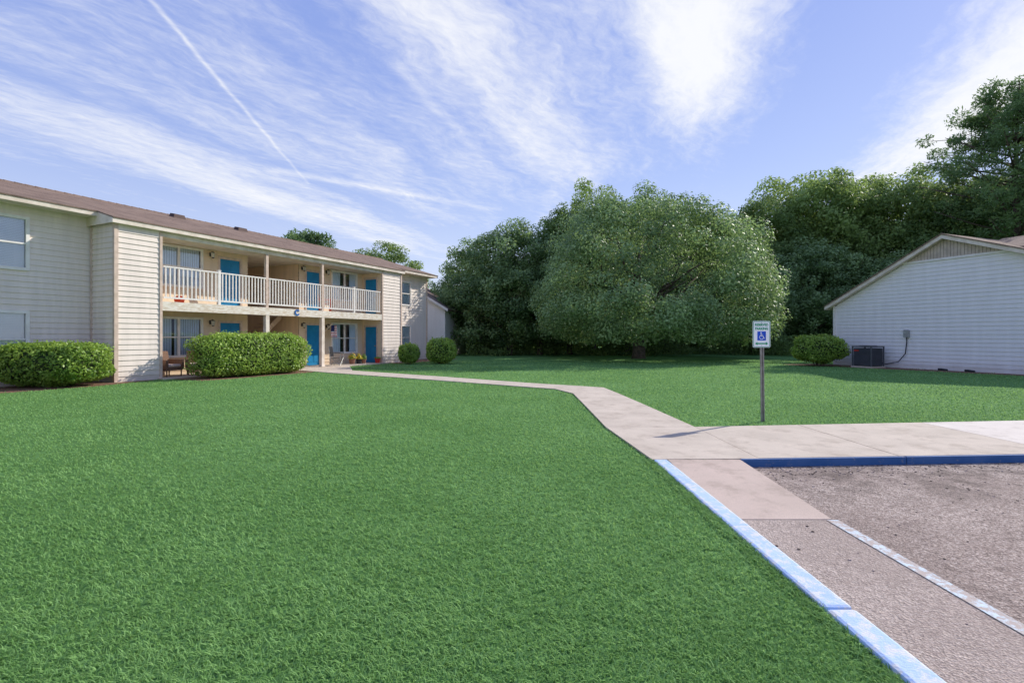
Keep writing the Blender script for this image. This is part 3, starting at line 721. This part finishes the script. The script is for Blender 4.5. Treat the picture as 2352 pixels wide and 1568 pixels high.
mb=MB(); mb.tube([(0,0,.29),(.02,0,.36)],.015,6); obj('stem',mb,MBARK,e)

def leafquads(C,Nn,size,asp=.55):
    n=len(C); r=rng.normal(size=(n,3)); t=nrm(np.cross(Nn,r)); b=nrm(np.cross(Nn,t))
    s=(size*(.6+.8*rng.random(n)))[:,None]
    V=np.stack([C+t*s,C+b*s*asp,C-t*s,C-b*s*asp],1).reshape(-1,3); F=np.arange(4*n).reshape(n,4); return V,F
def leafmesh(name,C,Nn,size,tint,mat,asp=.55):
    V,F=leafquads(C,Nn,size,asp); return arrmesh(name,V,F,[mat],np.repeat(tint,4))
def link(name,me,parent=None,**k):
    o=bpy.data.objects.new(name,me); return finish(o,parent,k.get('label'),k.get('cat'),k.get('kind'),k.get('group'))

def pot(loc,r,h,mat,label,flower=MYEL,fh=.3):
    e=empty('potted_plant',loc,random.uniform(0,6),label=label,cat='plant pot',group='pots on the patio')
    mb=MB(); mb.tube([(0,0,0),(0,0,h*.85),(0,0,h*.86),(0,0,h)],[r*.7,r*.95,r*1.08,r*1.08],14); obj('pot',mb,mat,e,smooth=False)
    n=260; d=nrm(rng.normal(size=(n,3))); d[:,2]=abs(d[:,2]); c=d*np.array([r*1.3,r*1.3,fh])*rng.random((n,1))**.4+np.array([0,0,h])
    link('foliage',leafmesh('foliage',c,d,.035,rng.random(n),MHEDGE),e)
    if flower:
        n=60; d=nrm(rng.normal(size=(n,3))); d[:,2]=abs(d[:,2]); c=d*np.array([r*1.35,r*1.35,fh*1.05])+np.array([0,0,h])
        link('blossom',leafmesh('blossom',c,d,.03,rng.random(n),flower,.9),e)
pot(W(11.45,.5,.045),.17,.28,MTERRA,'terracotta pot with yellow flowers on the patio')
pot(W(11.9,.45,.045),.15,.25,MBLACK,'dark pot with yellow flowers on the patio')
pot(W(12.35,.5,.045),.14,.24,MTERRA,'terracotta pot with leafy plant on the patio',None)
pot(W(12.95,.05,.045),.16,.26,MREDG,'red glazed pot beside the blue door',None,.08)
fl=empty('flag',W(10.35,1.3,0),TH,label='small striped flag with blue canton hanging by the patio',cat='flag')
mb=MB(); mb.tube([(0,.05,1.75),(0,-.45,2.15)],.012,6); obj('flagpole',mb,MWHITE,fl)
mb=MB(); 
fw,fh=.38,.6
for i in range(13):
    a,b=i/13,(i+1)/13
    for j in range(6):
        u0,u1=j/6,(j+1)/6
        q=lambda u,v:(.02+fw*u,-.4+.03*math.sin(u*9+v*2),2.1-fh*v)
        m=(0 if i%2==0 else 1)
        if i<7 and j<3: m=2
        mb.face([q(u0,a),q(u1,a),q(u1,b),q(u0,b)],m)
obj('cloth',mb,[MREDG,MSIGN,MNAVY],fl)

# ------------------------------------------------------------ hedges / shrubs
def shrub(name,loc,rz,ax,ay,h,n,label,group=None,pw=3.2,leaf=.042,stem=False,z0=0.0,bmpy=.05):
    e=empty(name,loc,rz,label=label,cat='bush',group=group)
    def surf(d):
        p=np.abs(d/np.array([1,1,1])); r=(np.sum(p**pw,axis=1))**(-1/pw); q=d*r[:,None]
        bn=1+bmpy*(np.sin(q[:,0]*ax*4.1+1)*np.sin(q[:,1]*ay*4.7+2)+.7*np.sin(q[:,2]*5+q[:,0]*ax*3.3)+.4*np.sin(q[:,0]*ax*9+q[:,2]*7))
        return q*bn[:,None]
    q=rng.uniform(-1,1,size=(n,3)); k=rng.integers(0,3,n); 
    A=np.array([ay*h,ax*h,ax*ay*2]); k=rng.choice(3,n,p=A/A.sum()); sg_=np.where(rng.random(n)<.5,-1,1); q[np.arange(n),k]=sg_
    d=nrm(q)
    p=surf(d); dep=1-.16*rng.random(n)**1.5
    P=p*dep[:,None]; C=np.stack([P[:,0]*ax,P[:,1]*ay,(P[:,2]*.5+.5)*(h-z0)+z0],1)
    nr=nrm(np.sign(p)*np.abs(p)**(pw-1)*np.array([1/ax,1/ay,2/h])); Nn=nrm(nr*.7+rng.normal(size=(n,3))*.6+np.array([0,0,.25]))
    C+=rng.normal(size=C.shape)*.018
    k=rng.random(n)<.05; C[k]+=nr[k]*.06+np.array([0,0,.03])
    pt=.5+.2*np.sin(C[:,0]*5.1+3)*np.sin(C[:,1]*4.7+C[:,2]*6)+rng.normal(size=n)*.24-.6*(1-dep)/.16*.5+.25*(C[:,2]/h-.5)  # tint darkens inward and lightens upward: shade and sun put into leaf colour
    link('foliage',leafmesh('foliage',C,Nn,leaf,np.clip(pt,0,1),MHEDGE),e)
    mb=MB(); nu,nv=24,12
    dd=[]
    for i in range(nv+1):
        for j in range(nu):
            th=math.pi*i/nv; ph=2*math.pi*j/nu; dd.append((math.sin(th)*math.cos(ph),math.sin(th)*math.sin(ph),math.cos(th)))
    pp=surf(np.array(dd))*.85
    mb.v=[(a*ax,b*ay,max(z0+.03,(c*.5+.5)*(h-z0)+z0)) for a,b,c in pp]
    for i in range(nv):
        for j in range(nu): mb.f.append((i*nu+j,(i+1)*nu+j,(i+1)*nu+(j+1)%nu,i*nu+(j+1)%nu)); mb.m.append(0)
    obj('dark_inner_core',mb,MCORE,e,smooth=True)  # added closed core, dark like the shaded inside, blocks see-through
    mb=MB()
    for i in range(7):
        a=random.uniform(0,6.28); r=random.uniform(.1,.35)
        mb.tube([(r*ax*.5*math.cos(a),r*ay*.5*math.sin(a),-.02),(r*ax*1.2*math.cos(a),r*ay*1.2*math.sin(a),(z0+.25)),(ax*.6*math.cos(a),ay*.6*math.sin(a),h*.6)],[.03,.022,.012],6)
    obj('stem',mb,MBARK,e)
    return e
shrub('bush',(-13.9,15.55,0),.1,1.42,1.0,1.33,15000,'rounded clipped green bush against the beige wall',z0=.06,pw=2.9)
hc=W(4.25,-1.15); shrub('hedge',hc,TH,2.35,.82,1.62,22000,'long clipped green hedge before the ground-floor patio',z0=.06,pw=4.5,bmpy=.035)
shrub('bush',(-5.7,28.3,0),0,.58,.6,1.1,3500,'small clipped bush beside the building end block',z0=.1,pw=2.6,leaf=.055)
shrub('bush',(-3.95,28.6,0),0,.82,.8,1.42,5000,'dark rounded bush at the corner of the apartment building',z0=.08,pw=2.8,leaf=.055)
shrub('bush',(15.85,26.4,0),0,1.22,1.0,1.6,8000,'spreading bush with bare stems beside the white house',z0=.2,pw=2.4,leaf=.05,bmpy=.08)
g=MB()
def bed(pts): g.face([(p[0],p[1],.004) for p in pts])
bed([W(-6,DB-.02)[:2],W(-6,-.9)[:2],W(-1,-1.0)[:2],W(.1,-.6)[:2],W(1.0,-.25)[:2],W(1.3,-.05)[:2],W(.05,.0)[:2],W(-.02,DB-.02)[:2]])
bed([W(1.6,-.36)[:2],W(1.6,-2.0)[:2],W(2.6,-2.2)[:2],W(6.2,-2.15)[:2],W(7.0,-1.7)[:2],W(7.0,-.36)[:2]])
bed([HW(-1,-.05)[:2],HW(-1.2,-2.6)[:2],HW(.5,-2.8)[:2],HW(1.3,-1.9)[:2],HW(9,-.9)[:2],HW(9,-.03)[:2]])
bed([W(13.6,-.05)[:2],W(13.6,-.8)[:2],W(16.3,-1.1)[:2],W(20,-.9)[:2],W(20,1.3)[:2],W(15.0,1.3)[:2]])
obj('mulch_bed',g,MSOIL,kind='structure')

# ------------------------------------------------------------ trees
def branches(mb,base,h,r,spread,nl,seed,start=.25,crownh=None):
    rd=random.Random(seed); top=Vector((rd.uniform(-.4,.4),rd.uniform(-.4,.4),h*.85))
    pts=[Vector((0,0,-.15)),Vector((0,0,.15)),top*.25+Vector((rd.uniform(-.15,.15),0,0)),top*.5,top*.75,top]
    mb.tube(pts,[r*1.35,r*1.05,r*.85,r*.6,r*.35,r*.08],10)
    for i in range(nl):
        f=start+(.9-start)*i/nl; p=top*f; a=i*2.4+rd.uniform(-.4,.4); ln=spread*(1-.55*(f-start))*rd.uniform(.7,1)
        d=Vector((math.cos(a),math.sin(a),rd.uniform(.25,.7)))
        q=p+d*ln*.5; e=p+d*ln+Vector((0,0,ln*.15)); rr=r*(1-f)*.6+.03
        mb.tube([p,q+Vector((rd.uniform(-.2,.2),rd.uniform(-.2,.2),0)),e],[rr,rr*.6,.02],7)
        for k in range(3):
            f2=.4+.2*k; s=p.lerp(e,f2); a2=a+rd.choice((-1,1))*rd.uniform(.5,1.1)
            mb.tube([s,s+Vector((math.cos(a2),math.sin(a2),.5))*ln*.4],[rr*.4,.012],5)
def crown(R,zc,hz_up,hz_dn,ncl,cr,nl,leaf,mat,seed=1,inner=.25,flat=.75,contrast=.3,lobe=1.0,asp=.55,rmin=.84,under=None,dpow=1.0,cvar=(.6,1.25)):
    r=np.random.default_rng(seed)
    n_in=int(ncl*inner)
    d=nrm(r.normal(size=(ncl,3)))
    ph=r.uniform(0,6.28,6); az_=np.arctan2(d[:,1],d[:,0])
    lob=1+lobe*(.08*np.sin(3*az_+ph[0])*(1-d[:,2]**2)+.06*np.sin(5*az_+ph[1]+3*d[:,2])*(1-d[:,2]**2)+.04*np.sin(9*d[:,2]+ph[2]+2*az_))
    rad=lob*r.uniform(rmin,1.0,ncl); rad[:n_in]*=r.uniform(.35,.85,n_in)
    hd=np.hypot(d[:,0],d[:,1]); dz=d[:,2]
    hd2=np.where(dz<0,np.maximum(hd,1-(1-hd)*dpow),hd)
    c=np.stack([d[:,0]/(hd+1e-6)*hd2*rad*R,d[:,1]/(hd+1e-6)*hd2*rad*R,np.where(dz>0,dz*rad*hz_up,dz*rad*hz_dn)+zc],1)
    out=nrm(np.stack([c[:,0]/R,c[:,1]/R,(c[:,2]-zc)/hz_up],1))
    cs=cr*r.uniform(cvar[0],cvar[1],ncl)
    cnt=np.maximum(20,(nl*(cs/cr)**2)).astype(int)
    idx=np.repeat(np.arange(ncl),cnt); N_=len(idx)
    dd=nrm(r.normal(size=(N_,3))+out[idx]*.35); rr=(r.random(N_)**.35)
    C=c[idx]+dd*(cs[idx]*rr)[:,None]*np.array([1,1,flat])
    nn=nrm(dd*.8+out[idx]*.2+np.array([0,0,.35])+r.normal(size=(N_,3))*.5)
    ct=r.normal(size=ncl)*contrast*.6
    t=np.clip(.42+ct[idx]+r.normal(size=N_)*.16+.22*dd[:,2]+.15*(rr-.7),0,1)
    keep=C[:,2]>.15
    if under:
        hr=np.hypot(C[:,0],C[:,1])/R
        keep&=C[:,2]>under*(1.6-1.0*hr)+.35*np.sin(az_[idx]*7)+r.normal(size=N_)*.15
    return leafmesh('crown',C[keep],nn[keep],leaf,t[keep],mat,asp)
def tree(name,loc,trunk,crn,label,rz=0,sc=1,group=None,szz=None,cat='tree',cx=0):
    e=empty(name,loc,rz,label=label,cat=cat,group=group); e.scale=(sc,sc,szz or sc)
    t=bpy.data.objects.new('trunk',trunk); t.parent=e; COL.objects.link(t)
    c=bpy.data.objects.new('crown',crn); c.parent=e; c.location=(cx,0,0); COL.objects.link(c)
    return e
def trunkmesh(h,r,sp,nl,seed,start=.25):
    mb=MB(); branches(mb,None,h,r,sp,nl,seed,start); me=bpy.data.meshes.new('trunk'); me.from_pydata(mb.v,[],mb.f); me.materials.append(MBARK)
    me.polygons.foreach_set('use_smooth',[True]*len(mb.f)); me.update(); return me
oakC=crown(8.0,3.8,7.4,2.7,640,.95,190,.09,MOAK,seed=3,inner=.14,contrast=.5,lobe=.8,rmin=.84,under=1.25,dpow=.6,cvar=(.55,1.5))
oakT=trunkmesh(9,.45,6.2,12,5,.25)
tree('oak_tree',(8.8,35.6,0),oakT,oakC,'broad spreading oak with dense silvery green crown on lawn',cx=.6)
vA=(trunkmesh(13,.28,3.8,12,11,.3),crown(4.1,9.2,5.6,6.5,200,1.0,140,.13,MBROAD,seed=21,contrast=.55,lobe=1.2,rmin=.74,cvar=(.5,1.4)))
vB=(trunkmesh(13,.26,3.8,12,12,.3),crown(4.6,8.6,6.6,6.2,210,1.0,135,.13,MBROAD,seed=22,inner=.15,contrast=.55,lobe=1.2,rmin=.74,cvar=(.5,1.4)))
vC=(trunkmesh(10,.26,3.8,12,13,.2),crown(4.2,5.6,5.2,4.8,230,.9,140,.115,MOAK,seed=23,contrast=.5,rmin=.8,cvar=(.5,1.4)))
def px(x,D): return (x-1200)/1200*D
def zt(y,D): return 1.5+(786-y)/1200*D
wood=[
 (1090,615,48,vC,10.9,.7),(1128,560,43,vC,10.9,.8),(1195,520,42,vC,10.9,.9),(1265,530,43,vC,10.9,.85),(1335,485,44,vA,14.9,.8),(1392,430,46,vB,15.3,.75),
 (1470,475,50,vA,14.9,.9),(1560,485,50,vB,15.3,.9),(1650,505,50,vA,14.9,.9),(1722,515,47,vB,15.3,.7),(1790,465,50,vA,14.9,.9),(1845,415,52,vB,15.3,1.0),(1935,395,50,vA,14.9,1.05),(2010,415,53,vB,15.3,1.05),(2085,420,49,vA,14.9,1.0),(2165,400,51,vB,15.3,1.1),(2240,425,45,vA,14.9,1.0),(2330,420,48,vB,15.3,1.1),(2420,380,48,vA,14.9,1.2),
 (1880,560,46,vC,10.9,1.0),(1760,600,44,vC,10.9,.8),(2000,600,45,vC,10.9,1.0),(2110,590,43,vC,10.9,.9)]
for i,(x,y,D,v,H,ws) in enumerate(wood):
    z=zt(y,D); s=z/H
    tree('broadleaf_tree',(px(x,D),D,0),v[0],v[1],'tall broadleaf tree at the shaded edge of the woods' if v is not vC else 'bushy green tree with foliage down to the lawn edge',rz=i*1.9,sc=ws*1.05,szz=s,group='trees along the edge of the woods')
tree('broadleaf_tree',(px(905,58),58,0),vB[0],vB[1],'treetop rising beyond the apartment building roof',rz=1,sc=1.0,szz=zt(566,58)/15.3)
tree('broadleaf_tree',(px(845,60),60,0),vA[0],vA[1],'treetop rising beyond the apartment building roof',rz=2,sc=.9,szz=zt(590,60)/14.9)
def pine(seed,H,R,n0,leaf,npt,f0=.35,roundtop=False):
    r=np.random.default_rng(seed); mb=MB(); mb.tube([(0,0,-.1),(.1,0,H*.3),(-.1,.1,H*.65),(.1,0,H*.97)],[.38,.3,.2,.05],10)
    cl=[]
    for i in range(n0):
        f=f0+(1-f0)*i/n0; u=(f-f0)/(1-f0); z=H*f*.94; a=i*2.399+r.uniform(-.3,.3)
        prof=math.sin(math.pi*(.22+.72*u))**.7 if roundtop else 1.05-.75*u**1.5
        ln=R*prof*r.uniform(.6,1.0)
        e=np.array([math.cos(a)*ln,math.sin(a)*ln,z+ln*.3+.3]); p=np.array([0,0,z-.6])
        mb.tube([p,(p+e)/2+np.array([0,0,-.1]),e],[.09,.06,.02],6)
        for k in range(6):
            q=p+(e-p)*(.45+.11*k)+r.normal(size=3)*np.array([.6,.6,.45]); cl.append((q,r.uniform(.5,1.0)))
            if k%2: mb.tube([p+(e-p)*(.4+.1*k),q],[.03,.012],5)
    c=np.array([x[0] for x in cl]); s=np.array([x[1] for x in cl]); ncl=len(c); idx=np.repeat(np.arange(ncl),npt); N_=len(idx)
    dd=nrm(r.normal(size=(N_,3))); 
    C=c[idx]+dd*(s[idx]*r.random(N_)**.4)[:,None]*np.array([1,1,.75])
    nn=nrm(np.cross(dd,r.normal(size=(N_,3))))
    V,F=leafquads(C,nn,leaf,.3)
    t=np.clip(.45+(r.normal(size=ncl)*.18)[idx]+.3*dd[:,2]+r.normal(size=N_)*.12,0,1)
    me=arrmesh('crown',V,F,[MPINE],np.repeat(t,4))
    tm=bpy.data.meshes.new('trunk'); tm.from_pydata(mb.v,[],mb.f); tm.materials.append(MBARK); tm.polygons.foreach_set('use_smooth',[True]*len(mb.f)); tm.update()
    return tm,me
pn=pine(4,21.4,6.2,66,.14,140,.42,True)
tree('pine_tree',(px(2385,40),40,0),pn[0],pn[1],'tall pine with rounded clumped crown above the woods',cat='tree',sc=1.0)
pn2=pine(6,13.6,3.4,24,.2,110,.6,True)
tree('pine_tree',(px(722,60),60,0),pn2[0],pn2[1],'pine top showing above the apartment building roof',sc=1,szz=1.0)
tree('pine_tree',(px(2520,44),44,0),pn[0],pn[1],'tall pine with rounded clumped crown above the woods',rz=2,sc=.95)
n=50000; X=rng.uniform(-6,62,n); Y=rng.uniform(50,60,n)-.12*np.maximum(0,X-25)
H=7+2.5*np.sin(X*.35)+1.5*np.sin(X*.9+1); Z=H*rng.random(n)**.9
C=np.stack([X,Y+np.sin(Z)*.5,Z],1); Nn=nrm(rng.normal(size=(n,3))+np.array([0,-.6,.4])); 
link('woodland',leafmesh('woodland',C,Nn,.30,np.clip(.25+.2*np.sin(X*1.3)*np.sin(Z*1.7)+rng.normal(size=n)*.15,0,1),MBROAD),kind='stuff')
n=26000; X=rng.uniform(-3.6,45,n); base=41+1.5*np.sin(X*.5)+.8*np.sin(X*1.7); Y=base+rng.random(n)*4
hh=.9+.6*np.sin(X*1.1)*np.sin(X*.37+2); Z=np.abs(hh)*rng.random(n)*1.3+.03
C=np.stack([X,Y,Z],1); Nn=nrm(rng.normal(size=(n,3))+np.array([0,-.3,.6]))
link('undergrowth',leafmesh('undergrowth',C,Nn,.10,np.clip(.3+rng.normal(size=n)*.22,0,1),MBROAD),kind='stuff')

# ------------------------------------------------------------ grass blades
def inpoly(X,Y,P):
    r=np.zeros(len(X),bool); j=len(P)-1
    for i in range(len(P)):
        xi,yi=P[i];xj,yj=P[j]
        c=((yi>Y)!=(yj>Y))&(X<(xj-xi)*(Y-yi)/(yj-yi+1e-12)+xi); r^=c; j=i
    return r
n=450000
D=np.exp(rng.uniform(math.log(1.5),math.log(32),n)); X=rng.uniform(-1.15,1.15,n)*(D+.5)
n2=3500; D[:n2]=rng.uniform(1.5,6.2,n2); X[:n2]=1.708-.10*rng.random(n2)
edge=np.zeros(n,bool); edge[:n2]=True
ex=inpoly(X,D,PL+PR[::-1]); ex|=(X>1.71)&(D<6.2+.066*(X-2.8)); ex|=(X>2.9)&(D<8.42+.106*(X-3.08))&(D>6)
aptp=[W(-11,DB-.1)[:2],W(-1,DB-.1)[:2],W(-1,-.3)[:2],W(1.3,-.1)[:2],W(1.3,-.4)[:2],W(13.4,-.4)[:2],W(13.4,-.05)[:2],W(15,-.05)[:2],W(15,DB)[:2],W(19.6,DB)[:2],W(19.6,10)[:2],W(-11,10)[:2]]
ex|=inpoly(X,D,aptp); ex|=inpoly(X,D,[HW(0,0)[:2],HW(12.2,0)[:2],HW(12.2,13)[:2],HW(0,13)[:2]])
for f in g.f:
    ex|=inpoly(X,D,[g.v[i][:2] for i in f])&(rng.random(n)<.93)
X=X[~ex];D=D[~ex];edge=edge[~ex];n=len(X)
pn_=np.sin(X*1.7+.6*np.sin(D*1.3))*np.sin(D*1.9+.8*np.sin(X*2.1))+.6*np.sin(X*4.3+D*1.1)*np.sin(D*5.1-X*1.3)
fine=np.sin(X*13+2.5*np.sin(D*7))*np.sin(D*15+2.5*np.sin(X*9))
ln=(.014+.002*pn_+.003*fine+rng.random(n)*.015)*(1+.015*D)*np.where(edge,1.25,1); wd=(.0010+.0007*rng.random(n))*(1+D*.45)
az=rng.random(n)*6.283; lean=.5+.9*rng.random(n)
la=az+rng.normal(size=n)*.3
fl_=np.stack([np.cos(la),np.sin(la)],1); sd_=np.stack([-np.sin(az),np.cos(az)],1)
B=np.stack([X,D,np.zeros(n)],1)
def up(f,hz): return np.stack([fl_[:,0]*ln*lean*f,fl_[:,1]*ln*lean*f,ln*hz],1)
SD=np.stack([sd_[:,0]*wd,sd_[:,1]*wd,np.zeros(n)],1)
V=np.stack([B-SD,B+SD,B+up(.45,.6)+SD*.8,B+up(.45,.6)-SD*.8,B+up(1.25,.85)+SD*.1,B+up(1.25,.85)-SD*.1],1).reshape(-1,3)
k=np.arange(n)*6; F=np.concatenate([np.stack([k,k+1,k+2,k+3],1),np.stack([k+3,k+2,k+4,k+5],1)],0)
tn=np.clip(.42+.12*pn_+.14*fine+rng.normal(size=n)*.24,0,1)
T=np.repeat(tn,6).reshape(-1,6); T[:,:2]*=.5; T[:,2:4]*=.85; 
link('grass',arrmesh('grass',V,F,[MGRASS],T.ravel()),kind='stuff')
